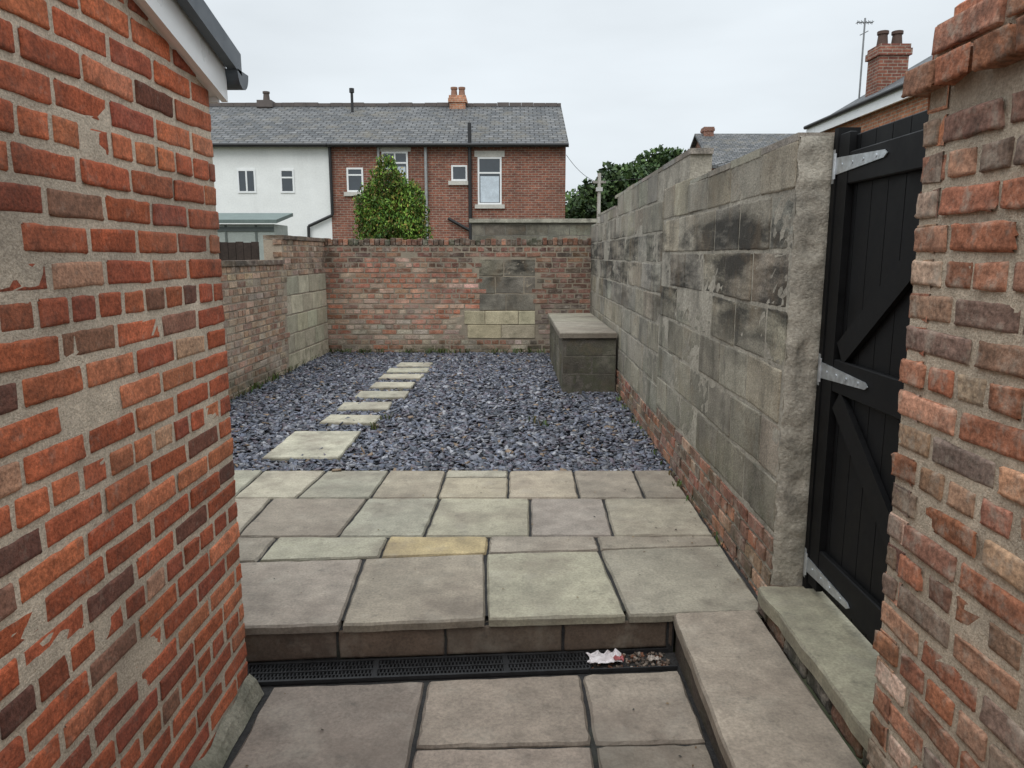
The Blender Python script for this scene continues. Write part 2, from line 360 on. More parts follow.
# ------------------------------------------------------------ gate
gate=empty('wooden_gate')
mb=MB(); GX=1.20; y0,y1=1.78,2.76; zb,zt=.135,1.845
nb=9; w=(y1-y0)/nb
for i in range(nb):
    mb.box(GX,GX+.02,y0+i*w+.002,y0+(i+1)*w-.002,zb,zt-.01,0,(0,0,0,1),.004)
mb.build('boards',[m_black],gate)
mb=MB()
for zc_,h in ((1.72,.11),(.985,.12),(.24,.13)): mb.box(GX-.024,GX-.001,y0+.082,y1-.082,zc_-h/2,zc_+h/2,0,(0,0,0,1),.004)
mb.box(GX-.026,GX-.001,y0,y0+.08,zb,zt,0,(0,0,0,1),.004); mb.box(GX-.026,GX-.001,y1-.08,y1,zb,zt,0,(0,0,0,1),.004)
def brace(ya,za,yb,zb_):
    d=Vector((0,yb-ya,zb_-za)); l=d.length; d/=l; p=Vector((0,-d.z,d.y))
    mb.obox((GX-.0125,(ya+yb)/2,(za+zb_)/2),(.0095,0,0),tuple(d*l/2),tuple(p*.045))
brace(y1-.12,1.07,y0+.12,1.64); brace(y1-.12,.90,y0+.12,.33)
mb.build('ledges_and_braces',[m_black],gate)
mb=MB(); mb.box(GX-.03,GX+.05,2.768,2.80,.1,1.87,0); mb.build('hinge_post',[m_black],gate)
mb=MB()
for zh in (1.735,.99,.21):
    xs=GX-.030; vs=[(xs,y1+.01,zh-.03),(xs,y1+.01,zh+.03),(xs,y1-.34,zh+.012),(xs,y1-.36,zh),(xs,y1-.34,zh-.012)]
    vb=[(x+.004,y,z) for x,y,z in vs]; n=5
    mb.add(vs+vb,[(0,1,2,3,4),(9,8,7,6,5)]+[(i,i+5,(i+1)%n+5,(i+1)%n) for i in range(n)])
    mb.tube((xs,y1+.016,zh-.045),(xs,y1+.016,zh+.045),.008)
    mb.box(xs-.001,xs+.004,y1+.02,y1+.038,zh-.06,zh+.06)
    for k in (.04,.12,.2,.29): mb.tube((xs-.002,y1-k,zh),(xs,y1-k,zh),.0065,n=8)
mb.build('strap_hinges',[m_galv],gate)

# threshold
mb=MB()
def slab(mb,pts,zt,th,col,gap=.006,mat=0,jt=.003,edge=10,sl=0):
    c=sum((Vector((p[0],p[1])) for p in pts),Vector((0,0)))/len(pts)
    ring=[]; sd=U(0,99)
    for i in range(len(pts)):
        a=Vector(pts[i][:2]);b=Vector(pts[(i+1)%len(pts)][:2]); d=(b-a).normalized(); nrm=Vector((-d.y,d.x))
        for k in range(edge):
            t=k/edge; p=a.lerp(b,t)
            if k==0:
                pr=Vector(pts[i-1][:2]); d0=(a-pr).normalized(); p=p+(nrm+Vector((-d0.y,d0.x)))*(gap+.003)
            else: p=p+nrm*(gap+random.gauss(0,jt*.4)+jt*1.6*noise.noise(Vector((p.x*9,p.y*9,sd))))
            ring.append(p)
    n=len(ring); tx,ty=random.gauss(0,.0020),random.gauss(0,.0020)
    def zz(p): return zt+tx*(p.x-c.x)*2+ty*(p.y-c.y)*2
    def ins(p,d): return p+(c-p).normalized()*d
    vs=[(p.x,p.y,zz(p)-th) for p in ring]+[(p.x,p.y,zz(p)-.007-abs(random.gauss(0,.0015))) for p in ring]
    q=[ins(p,.007+abs(random.gauss(0,.003))) for p in ring]; vs+=[(p.x,p.y,zz(p)) for p in q]
    fs=[]
    for k in range(2): fs+=[(k*n+i,k*n+(i+1)%n,(k+1)*n+(i+1)%n,(k+1)*n+i) for i in range(n)]
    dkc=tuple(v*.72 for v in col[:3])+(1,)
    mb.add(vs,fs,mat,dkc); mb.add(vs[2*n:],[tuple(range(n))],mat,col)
slab(mb,[(.985,1.70),(1.24,1.70),(1.24,2.80),(.985,2.79)],.112,.055,S(176,170,146,.98),0,0,.006,14)
W=Wall((1.0,1.6),(1.0,2.82),(-1,0)); bricks(mb,W,0,1.22,-.02,lambda s:.06,lambda s,z:jit(random.choice([S(96,80,72),S(120,90,74),S(80,74,68)]),.15,.04),1,1,0,.1,.2,.075,.012,0,None,2,.003)
mb.build('stone_threshold',[m_slab,m_oldbrick])

# ------------------------------------------------------------ patio (upper level z=0)
patio=empty('stone_patio')
mb=MB()
def lA(x): return 2.72+.070*x+.005
def lB(x): return 3.39+.082*x
def lC(x): return 3.605+.004*x
def lD(x): return 4.206
def lE(x): return 4.785
K=.98
gr=S(164,156,138,K);bf=S(172,160,138,K);br=S(158,147,131,K);yl=S(184,164,124,K);pu=S(154,142,132,K);gn=S(160,156,137,K)
xr=lambda y:1.045+.0118*(y-2.83)-.012
rows=[(lA,lB,[(-1.92,-1.95),(-1.27,-1.3),(-.67,-.705),(-.1,-.128),(.464,.427),None],[br,br,br,gr,gr,br]),
      (lB,lC,[(-1.8,-1.8),(-1.2,-1.2),(-.632,-.632),(-.118,-.118),(.43,.43),None],[br,gn,yl,br,br]),
      (lC,lD,[(-1.98,-1.98),(-1.41,-1.42),(-.894,-.854),(-.452,-.427),(.094,.107),(.52,.54),None],[gr,br,gr,gr,pu,gr]),
      (lD,lE,[(-2.1,-2.1),(-1.66,-1.66),(-1.28,-1.24),(-.84,-.82),(-.44,-.44),(-.025,-.02),(.40,.41),(.79,.81),None],[gn,gr,gr,bf,yl,bf,br,br])]
for la,lb,js,cols in rows:
    for i in range(len(js)-1):
        a=js[i]; b=js[i+1]
        xa0,xa1=a; 
        if b is None: xb0=xr(la(1));xb1=xr(lb(1))
        else: xb0,xb1=b
        if la is lD and i==4:
            ym=4.62
            slab(mb,[(xa0,la(xa0)),(xb0,la(xb0)),(xb1,ym),(xa1,ym)],0,.035,jit(bf,.05,.01))
            slab(mb,[(xa0,ym),(xb0,ym),(xb1,lb(xb1)),(xa1,lb(xa1))],0,.035,jit(gr,.05,.01)); continue
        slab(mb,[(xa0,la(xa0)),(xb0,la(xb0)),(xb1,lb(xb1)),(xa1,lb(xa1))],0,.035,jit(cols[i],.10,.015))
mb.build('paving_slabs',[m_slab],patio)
mb=MB(); slab(mb,[(.605,1.55),(.985,1.55),(.985,2.80),(.64,2.765)],.012,.045,S(164,151,135,.92),.004,0,.003,14)
slab(mb,[(.60,.5),(.94,.5),(.94,1.55),(.605,1.55)],.008,.045,S(150,140,126,.8),.006,0,.003,14)
mb.build('raised_path_slabs',[m_slab],patio)
mb=MB()
mb.add([(-2.9,lA(-2.9)+.06,-.013),(1.05,lA(1.05)+.06,-.013),(1.05,4.79,-.013),(-2.9,4.79,-.013)],[(0,1,2,3)],0)
mb.build('joint_bed',[m_joint],patio)
mb=MB(); mb.box(.655,.98,.4,2.74,-.2,-.036,0,S(84,74,66)); mb.build('path_footing',[m_concrete],patio)
mb=MB(); W=Wall((-2.0,lA(-2.0)+.03),(.66,lA(.66)+.03),(.07,-1))
body(mb,W,[(0,W.L,-.037,-.037)],-.2,.3,1,(.03,.028,.026,1))
a=0
while a<W.L:
    w=U(.40,.48); brick(mb,W,a+.004,min(a+w,W.L)-.004,-.16,-.038,.006,.1,jit(S(112,96,82,.8),.12,.03),1,0,.0012,1.2); a+=w
mb.build('step_riser',[m_slab,m_joint],patio)
mb=MB(); lz=-.15
def lF(x): return lA(x)-.155
lo=[S(148,135,121,.9),S(142,131,118,.9),S(154,142,127,.9)]
def q(a,b,ya,yb): slab(mb,[(a,ya(a)),(b,ya(b)),(b,yb(b)),(a,yb(a))],lz,.04,jit(random.choice(lo),.07,.015),.007)
k=lambda v:(lambda x:v+.03*x)
q(-.89,-.32,k(1.66),lF); q(-.32,.265,k(2.165),lF); q(.265,.645,k(2.165),lF)
q(-.32,.265,k(1.55),k(2.165)); q(.265,.64,k(1.55),k(2.165)); q(-.89,-.32,k(1.05),k(1.66)); q(-.32,.6,k(.95),k(1.55)); q(-.89,-.1,k(.3),k(1.05)); q(-.1,.6,k(.3),k(.95))
q(-.89,.6,k(-.6),k(.3))
mb.build('lower_paving_slabs',[m_slab],patio)
mb=MB(); mb.add([(-2,-.7,-.163),(.66,-.7,-.163),(.66,2.76,-.163),(-2,2.6,-.163)],[(0,1,2,3)]); mb.build('lower_joint_bed',[m_joint],patio)

# ------------------------------------------------------------ drainage channel
drain=empty('drainage_channel'); mb=MB()
def dp(x,t,z): return (x-.07*t, lA(x)-.142+t, z)
ud=Vector((1,.07,0)).normalized(); vd=Vector((-.07,1,0)).normalized()
x0,x1=-1.9,.30
def bar(xa,xb,ta,tb,z0,z1):
    c=(Vector(dp(xa,(ta+tb)/2,0))+Vector(dp(xb,(ta+tb)/2,0)))/2; c.z=(z0+z1)/2
    mb.obox(c,tuple(ud*(xb-xa)/2),tuple(vd*(tb-ta)/2),(0,0,(z1-z0)/2))
for ta,tb in((.0,.012),(.058,.066),(.122,.134)): bar(x0,x1,ta,tb,-.158,-.143)
x=x0
while x<x1:
    for (ta,tb) in((.012,.035),(.035,.058),(.066,.094),(.094,.122)):
        o=.007 if ta in(.035,.094) else 0
        bar(x+o,x+o+.006,ta,tb,-.156,-.146)
    x+=.014
bar(x0,x1,.033,.037,-.156,-.1455); bar(x0,x1,.092,.096,-.156,-.1455)
for xx in (-1.03,-.53,-.03): bar(xx,xx+.02,0,.13,-.157,-.1435)
mb.build('grating',[m_blackpl],drain)
mb=MB()
for t in (.0,.128): 
    c=(Vector(dp(.30,t+.003,0))+Vector(dp(.64,t+.003,0)))/2; c.z=-.152
    mb.obox(c,tuple(ud*.17),tuple(vd*.003),(0,0,.008))
mb.build('channel_edge',[m_blackpl],drain)
mb=MB()
for i in range(150):
    p=dp(.29+.33*R()**.7,U(.01,.125),-.160+U(0,.006)); s=U(.003,.008); a=U(0,3)
    col=random.choice([S(110,92,80),S(120,106,94),S(84,74,66),S(140,130,120),S(110,74,56)])
    mb.obox(p,(s*math.cos(a),s*math.sin(a),U(-.003,.003)),(-s*.7*math.sin(a),s*.7*math.cos(a),0),(0,0,s*.45),0,col)
mb.build('loose_stones',[m_misc],drain)
mb=MB(); 
def paper(cx,cy,z,r,col,seed):
    vs=[];fs=[];n=11
    for j in range(n):
        for i in range(n):
            x=(i/(n-1)-.5)*2*r;y=(j/(n-1)-.5)*1.1*r
            vs.append((cx+x+.25*r*noise.noise(Vector((i*.4,j*.4,seed+5))),cy+y+.25*r*noise.noise(Vector((i*.4,j*.4,seed+9))),z+.006+.022*noise.noise(Vector((i*.5,j*.5,seed)))))
    for j in range(n-1):
        for i in range(n-1): fs.append((j*n+i,j*n+i+1,(j+1)*n+i+1,(j+1)*n+i))
    mb.add(vs,fs,0,col)
p=dp(.37,.07,0); paper(p[0],p[1],-.142,.065,S(225,218,218,.85),1); paper(p[0]+.05,p[1]-.02,-.135,.02,S(200,120,120,.8),3); paper(p[0]+.19,p[1],-.148,.02,S(205,195,185,.8),8)
mb.build('litter',[m_misc])

# ------------------------------------------------------------ slate chippings
mb=MB(); mb.add([(-3.1,4.79,-.03),(1.2,4.79,-.03),(1.2,10.95,-.03),(-3.1,10.95,-.03)],[(0,1,2,3)])
gravel=empty('slate_gravel'); mb.build('gravel_bed',[m_gravelbase],gravel)
n=28000
px=rng.uniform(-2.95,1.13,n); py=4.79+6.1*rng.uniform(0,1,n)**1.15
l=rng.uniform(.012,.032,n)*(1+.45*(rng.random(n)<.12)); w=l*rng.uniform(.4,.85,n); h=rng.uniform(.0025,.006,n)
yaw=rng.uniform(0,6.283,n); ta=rng.normal(0,.3,n); tb=rng.normal(0,.3,n)
ua=np.stack([np.cos(yaw)*np.cos(ta),np.sin(yaw)*np.cos(ta),np.sin(ta)],1)
va=np.stack([-np.sin(yaw)*np.cos(tb),np.cos(yaw)*np.cos(tb),np.sin(tb)],1)
wa=np.cross(ua,va)
und=np.array([noise.noise(Vector((a*1.3,b*1.3,0))) for a,b in zip(px,py)])*.012
cen=np.stack([px,py,-.014+rng.uniform(-.006,.012,n)+und],1)
V=np.zeros((n,8,3)); sg=[(-1,-1),(1,-1),(1,1),(-1,1)]
for kz in(0,1):
    for i,(a,b) in enumerate(sg):
        fa=a*rng.uniform(.55,1.1,n); fb=b*rng.uniform(.55,1.1,n)
        V[:,kz*4+i]=cen+ua*(l*fa)[:,None]+va*(w*fb)[:,None]+wa*(h*(2*kz-1))[:,None]
base=np.array([S(98,101,112)[:3],S(84,88,100)[:3],S(112,113,121)[:3],S(90,84,92)[:3],S(130,130,134)[:3],S(74,78,86)[:3]])
C=base[rng.integers(0,6,n)]*rng.uniform(.65,1.5,n)[:,None]
br_=rng.random(n)<.03; C[br_]=np.array(S(132,112,92)[:3])
quads('slate_chippings',V,C,m_slate,8,[(0,3,2,1),(4,5,6,7),(0,1,5,4),(1,2,6,5),(2,3,7,6),(3,0,4,7)],gravel)
mb=MB()
def stone(cx,cy,w,d,col,r=0):
    c,s=math.cos(r),math.sin(r); pts=[(cx+a*w/2*c-b*d/2*s,cy+a*w/2*s+b*d/2*c) for a,b in((-1,-1),(1,-1),(1,1),(-1,1))]
    slab(mb,pts,.016,.05,jit(col,.05,.01),0,0,.004,7)
stone(-1.49,5.44,.54,.80,S(180,174,154,.98),.0)
for i,(x,y) in enumerate([(-1.40,6.30),(-1.39,6.87),(-1.33,7.46),(-1.31,8.02),(-1.30,8.6),(-1.29,9.08),(-1.27,9.55)]):
    stone(x,y,.47+U(-.03,.05),.30+U(0,.05),S(178,172,152,.98),U(-.08,.08))
mb.build('stepping_stones',[m_slab])

# ------------------------------------------------------------ back wall
mb=MB(); W=Wall((-2.95,10.9),(1.2,10.9),(0,-1)); L=W.L
X=lambda s:-2.95+s
def colB(s,z):
    x=X(s)+.15*noise.noise(Vector((s*2,z*5,0))); nz=noise.noise(Vector((s*1.1,z*2.2,3)))
    if x>.36: p=[S(132,98,84),S(118,90,78),S(146,108,90),S(106,90,80)]; k=.85
    elif z<.5+.3*nz: p=[S(184,162,144),S(174,148,130),S(166,126,106),S(192,176,158),S(168,114,92)];k=.92
    elif z>1.25+.2*nz: p=[S(146,104,86),S(132,94,80),S(156,114,94),S(118,94,82)];k=.88
    else: p=[S(178,122,98),S(168,112,90),S(186,142,118),S(150,106,88),S(194,160,138),S(176,118,94)];k=.92
    c=jit(random.choice(p),.16,.05); return tuple(v*k for v in c[:3])+(1,)
def skipB(s,z):
    x=X(s); return (-.48<x<.33 and .6<z<1.36) or (-.70<x<.33 and .2<z<.61)
bricks(mb,W,0,L,-.04,lambda s:1.56,colB,0,0,.006,.1,.225,.075,.013,3,skipB,2.0,.002)
body(mb,W,[(0,L,1.56,1.56)],-.2,.22,1,S(164,152,134,.85))
blocks(mb,W,.61,3,2,2.95-.48,2.95+.34,[S(140,134,120),S(130,124,112),S(124,118,108)],.41,.25,joint=.008,proud=.004)
blocks(mb,W,.20,2,3,2.95-.70,2.95+.34,[S(184,172,146),S(178,166,142)],.5,.205,joint=.005,proud=.012)
a=0
while a<L:
    w=U(.07,.08); cc=jit(random.choice([S(120,86,70),S(96,80,68),S(140,100,80),S(84,82,66)]),.15,.05)
    mb.box(-2.95+a,-2.95+a+w-.011,10.885+U(-.006,.006),11.12,1.556,1.556+.09+U(-.016,.02),0,cc,.006); a+=w
mb.build('brick_garden_wall',[m_gardenbrick,m_mortar,m_block,m_paleblock])
mb=MB(); W=Wall((-2.94,2.5),(-2.72,10.9),(1,-.026)); L=W.L
def colW(s,z):
    p=[S(176,146,122),S(164,132,110),S(186,158,134),S(152,118,98),S(172,152,132)]
    return jit(random.choice(p),.13,.04)
brk=6.55
bricks(mb,W,0,L,-.04,lambda s:1.31 if s<brk else 1.6,colW,0,0,.006,.1,.225,.075,.012,3,lambda s,z:s>brk+.05 and z<1.18,1.8,.002)
blocks(mb,W,-.04,5,3,brk+.05,L,[S(194,184,160),S(184,174,152),S(174,164,144)],.45,.24,joint=.010)
body(mb,W,[(0,brk,1.31,1.31),(brk,L,1.6,1.6)],-.2,.22,1,S(172,158,140,.9))
a=0
while a<L-.1:
    w=U(.28,.32); t=1.315 if a<brk-.1 else 1.61
    mb.obox(W.P(a+w/2,t+.02,-.1),tuple(Vector((W.u.x,W.u.y,0))*(w/2-.004)),(.125,0,0),(0,0,.022+U(0,.005)),0,jit(S(120,104,90),.12,.05)); a+=w
mb.build('side_garden_wall',[m_gardenbrick,m_mortar,m_block,m_paleblock])

# ------------------------------------------------------------ block bench / planter
mb=MB(); W=Wall((.53,7.66),(1.085,7.66),(0,-1))
body(mb,W,[(0,W.L,.57,.57)],-.03,2.64,1,S(104,98,90))
blocks(mb,W,0,3,0,0,W.L,[S(104,98,86),S(96,92,82)],.56,.19,1,.003,joint=.005,rnd=.002)
W=Wall((.53,7.66),(.53,10.3),(-1,0)); blocks(mb,W,0,3,0,0,W.L,[S(110,104,90),S(98,94,82)],.45,.19,1,.003,joint=.005,rnd=.002)
yy=7.62
for i in range(4):
    slab(mb,[(.49,yy),(1.095,yy),(1.095,yy+.67),(.49,yy+.67)],.625,.055,jit(S(154,146,130,.88),.06,.02),.003,2); yy+=.67
mb.build('concrete_block_bench',[m_block,m_concrete,m_slab])

# ------------------------------------------------------------ terrace across the back
m_hbrick=tiled('terrace_brick',S(146,92,74),S(118,76,66),S(150,136,122),.225,.075,.010,'wall',.9,.22,((.09,.055,.042,1),.8,.6,(1,1,1)))
m_hbrick2=tiled('orange_brick',S(190,130,98),S(166,110,84),S(170,156,138),.225,.075,.010,'wall',.9,.2)
m_rslate=tiled('roof_slate',S(112,112,112),S(84,86,88),S(52,52,52),.3,.2,.02,'roofy',.75,.22,((.17,.15,.115,1),1.6,.7,(1,1,1)))
m_rslate2=tiled('roof_slate_side',S(110,112,114),S(90,92,94),S(58,60,62),.3,.2,.02,'roofx',.75,.25)
def window(par,x0,x1,z0,z1,y,sill=True,lintel=False,mull=False,curtain=None,transom=.3,name='window'):
    mb=MB(); t=.055
    mb.box(x0,x0+t,y-.03,y-.002,z0,z1,0); mb.box(x1-t,x1,y-.03,y-.002,z0,z1,0)
    mb.box(x0+t,x1-t,y-.03,y-.002,z0,z0+t,0); mb.box(x0+t,x1-t,y-.03,y-.002,z1-t,z1,0)
    if transom: zt_=z1-(z1-z0)*transom; mb.box(x0+t,x1-t,y-.028,y-.002,zt_-.025,zt_+.025,0)
    if mull: xm=(x0+x1)/2; mb.box(xm-.025,xm+.025,y-.0285,y-.002,z0+t,z1-t,0)
    mb.box(x0+t,x1-t,y-.010,y-.003,z0+t,z1-t,1)
    if curtain: mb.box(x0+t+.03,x1-t-.03,y-.013,y-.0105,z0+t+.02,z0+(z1-z0)*.6,3,curtain)
    if sill: mb.box(x0-.1,x1+.1,y-.08,y-.001,z0-.13,z0-.002,2)
    if lintel: mb.box(x0-.1,x1+.1,y-.035,y-.001,z1+.002,z1+.2,2)
    mb.build(name,[m_white,m_glass,m_stone,m_misc],par)
wh=empty('white_rendered_house'); mb=MB(); mb.box(-16,-5.95,25,33,-.2,5.0); mb.build('walls',[m_render],wh)
bh=empty('brick_terrace_house'); mb=MB(); mb.box(-5.948,1.75,25,33,-.2,5.0); 
mb.add([(1.75,25,5.0),(1.75,33,5.0),(1.75,29,6.85)],[(0,1,2)]); mb.build('walls',[m_hbrick],bh)
m_stonegrey=plain('ridge_clay',S(96,88,84),.85,0,.2,3)
def roof(par,x0,x1):
    mb=MB(); y0_,y1_,yr=24.75,33.25,29; ze,zr=4.93,6.9
    vs=[(x0,y0_,ze),(x1,y0_,ze),(x1,yr,zr),(x0,yr,zr),(x1,y1_,ze),(x0,y1_,ze)]
    vs+=[(a,b,c-.1) for a,b,c in vs]
    mb.add(vs,[(0,1,2,3),(3,2,4,5),(6,7,1,0),(1,7,8,2),(2,8,10,4),(9,3,0,6),(6,9,8,7),(8,9,11,10)],0)
    mb.build('roof',[m_rslate],par)
    mb=MB(); x=x0
    while x<x1-.01:
        b=min(x+.45,x1); mb.box(x,b-.01,28.88,29.12,6.86,6.97+U(0,.03)); x=b
    mb.build('ridge_tiles',[m_stonegrey],par)
roof(wh,-16.2,-5.952); roof(bh,-5.948,1.83)
for par,a,b,mat in((wh,-16,-5.96,m_blackpl),(bh,-5.94,1.8,m_blackpl)):
    mb=MB(); mb.tube((a,24.72,4.9),(b,24.72,4.9),.06,n=8); mb.build('gutter',[mat],par)
window(wh,-8.98,-8.38,3.42,4.17,25,False,False,True,None,0); window(wh,-7.58,-7.12,3.42,4.17,25,False,False,False,None,.35); window(wh,-12.4,-11.6,3.2,4.4,25)
window(bh,-5.40,-4.86,3.45,4.22,25,True,False,False,None,.3)
window(bh,-4.24,-3.39,3.55,4.72,25,True,True,True,S(190,200,205))
window(bh,-1.98,-1.46,3.8,4.3,25,True,False,False,None,0)
window(bh,-1.12,-.34,3.05,4.55,25,True,True,False,S(196,206,214),.33)
mb=MB(); mb.tube((-5.9,24.9,4.9),(-5.9,24.9,2.7),.05,n=8); mb.tube((-5.9,24.9,2.7),(-6.7,24.9,2.35),.05,n=8); mb.tube((-6.7,24.9,2.35),(-6.75,24.9,0),.05,n=8); mb.build('downpipe',[m_blackpl],wh)
mb=MB(); mb.tube((-1.37,24.9,5.6),(-1.37,24.9,.0),.06,n=8); mb.tube((-1.37,24.9,2.2),(-2.1,24.9,2.6),.05,n=8); mb.build('soil_pipe',[m_blackpl],bh)
mb=MB(); mb.tube((-2.8,24.9,4.9),(-2.8,24.9,0),.05,n=8,); mb.tube((-4.33,24.9,5.0),(-4.33,24.9,3.2),.04,n=8); mb.build('downpipe',[plain('grey_pipe',S(150,152,152),.5)],bh)
def chimney(par,x0,x1,y0_,y1_,z0,z1,pots,mat,potc=S(150,100,76)):
    mb=MB(); mb.box(x0,x1,y0_,y1_,z0,z1-.25,0); mb.box(x0-.05,x1+.05,y0_-.05,y1_+.05,z1-.25,z1-.1,0); mb.box(x0-.02,x1+.02,y0_-.02,y1_+.02,z1-.1,z1,0)
    for i in range(pots):
        x=x0+(x1-x0)*(i+.5)/pots; ym=(y0_+y1_)/2
        mb.tube((x,ym,z1),(x,ym,z1+.30),.13,.10,10,1,potc); mb.tube((x,ym,z1+.28),(x,ym,z1+.35),.13,.13,10,1,potc)
    mb.build('chimney',[mat,m_misc],par)
chimney(bh,-2.30,-1.72,28.6,29.4,6.6,7.2,2,m_hbrick2,S(140,104,86))
chimney(wh,-9.4,-8.9,28.7,29.3,6.6,7.05,1,m_stonegrey,S(90,80,74))
mb=MB(); mb.tube((-5.8,28.2,6.4),(-5.8,28.2,7.25),.05,n=8); mb.tube((-5.8,28.2,7.2),(-5.8,28.2,7.35),.09,n=8); mb.build('vent_pipe',[m_blackpl],bh)
mb=MB(); W=Wall((-.85,16),(1.75,16),(0,-1)); body(mb,W,[(0,2.6,2.08,2.08)],-.2,.2,1,S(120,116,108)); blocks(mb,W,-.2,10,0,0,2.6,[S(128,124,112),S(112,108,98),S(140,136,122)],.45,.225,0)
mb.box(-.9,1.8,15.93,16.25,2.09,2.17,1,S(168,164,150)); mb.build('block_yard_wall',[m_block,m_concrete])
sh=empty('lean_to_shed'); mb=MB(); mb.box(-8.3,-4.72,15,15.9,-.2,2.02,0,S(158,164,158)); 
for xx in (-6.4,-5.7,-5.1): mb.box(xx,xx+.04,14.980,14.999,-.1,2.0,0,S(96,102,98))
mb.box(-8.3,-4.72,14.975,14.998,1.88,1.96,0,S(90,96,94))
mb.build('walls',[m_misc],sh)
mb=MB(); mb.add([(-8.45,14.85,2.03),(-4.62,14.85,2.03),(-4.62,16.0,2.22),(-8.45,16.0,2.22),(-8.45,14.85,2.10),(-4.62,14.85,2.10),(-4.62,16.0,2.29),(-8.45,16.0,2.29)],[(0,3,2,1),(4,5,6,7),(0,1,5,4),(1,2,6,5),(2,3,7,6),(3,0,4,7)],0,S(104,116,112)); mb.build('roof',[m_misc],sh)
mb=MB(); x=-4.6
while x<-3.2: mb.box(x,x+.09,9.4,9.42,-.2,1.58+U(-.01,.01),0,(0,0,0,1),.003); x+=.096
mb.box(-4.6,-3.2,9.421,9.46,.4,.48); mb.box(-4.6,-3.2,9.421,9.46,1.2,1.28)
mb.build('timber_fence',[m_wood])

# ------------------------------------------------------------ right-hand houses
h2=empty('neighbour_house'); mb=MB(); mb.box(7.9,14.1,8,20,-.2,4.75)
mb.add([(7.9,20,4.75),(14.1,20,4.75),(11,20,6.45)],[(0,1,2)]); mb.build('walls',[m_hbrick2],h2)
mb=MB(); zr=6.6; ze=4.7
vs=[(7.75,7.9,ze),(7.75,20.2,ze),(11,20.2,zr),(11,7.9,zr),(14.35,20.2,ze),(14.35,7.9,ze)]; vs+=[(a,b,c-.12) for a,b,c in vs]
mb.add(vs,[(0,3,2,1),(3,5,4,2),(0,1,7,6),(1,2,8,7),(2,4,10,8),(6,7,8,9),(9,8,10,11)],0); mb.build('roof',[m_rslate2],h2)
mb=MB(); mb.box(7.70,7.76,7.9,20.22,4.44,4.66); mb.build('fascia',[m_white],h2)
mb=MB(); mb.tube((7.66,7.9,4.69),(7.66,20.2,4.69),.05,n=8); mb.build('gutter',[m_blackpl],h2)
chimney(h2,8.62,9.30,18.4,19.0,4.9,6.28,2,m_hbrick,S(84,66,58))
mb=MB(); ax,az_=8.83,7.25
mb.tube((ax,19.8,5.0),(ax,19.8,az_),.022,n=6); mb.tube((ax-.2,19.8,az_-.1),(ax+.2,19.8,az_-.1),.014,n=5)
for k in range(5): mb.tube((ax-.18+k*.09,19.7,az_-.1),(ax-.18+k*.09,19.9,az_-.1),.009,n=4); mb.tube((ax-.18+k*.09,19.8,az_-.15),(ax-.18+k*.09,19.8,az_-.05),.008,n=4)
mb.tube((ax-.1,19.8,az_-.4),(ax+.1,19.8,az_-.3),.012,n=5); mb.build('aerial',[plain('aerial_metal',S(130,132,134),.5)],h2)
h3=empty('distant_house'); mb=MB(); mb.box(11.9,22,45,53,-.2,6.7); mb.add([(11.9,45,6.7),(11.9,53,6.7),(11.9,49,8.9)],[(0,2,1)]); mb.build('walls',[m_hbrick],h3)
mb=MB(); vs=[(11.6,44.7,6.55),(22,44.7,6.55),(22,49,9.0),(11.6,49,9.0),(22,53.3,6.55),(11.6,53.3,6.55)]; vs+=[(a,b,c-.15) for a,b,c in vs]
mb.add(vs,[(0,1,2,3),(3,2,4,5),(6,7,1,0),(9,3,0,6),(5,3,9,11),(6,9,8,7),(8,9,11,10)],0); mb.build('roof',[m_rslate],h3)
chimney(h3,12.1,12.7,48.6,49.4,8.6,9.35,0,m_hbrick)
mb=MB(); mb.tube((2.97,26,-.2),(2.97,26,4.15),.085,.06,n=10,col=S(176,172,164)); mb.box(2.75,3.19,25.95,26.05,3.82,3.90,0,S(150,145,138)); mb.box(2.86,3.08,25.9,26.1,3.55,3.68,0,S(190,190,186))
mb.build('telegraph_pole',[m_misc])
mb=MB()
for (A,B,sag) in (((2.8,26,3.9),(1.75,24.8,4.6),.12),((3.1,26,3.9),(7.9,17,4.5),.35)):
    A=Vector(A);B=Vector(B); pr=A
    for i in range(1,13):
        t=i/12; p=A.lerp(B,t)-Vector((0,0,sag*4*t*(1-t))); mb.tube(pr,p,.008,n=5); pr=p
mb.build('overhead_wires',[m_blackpl])

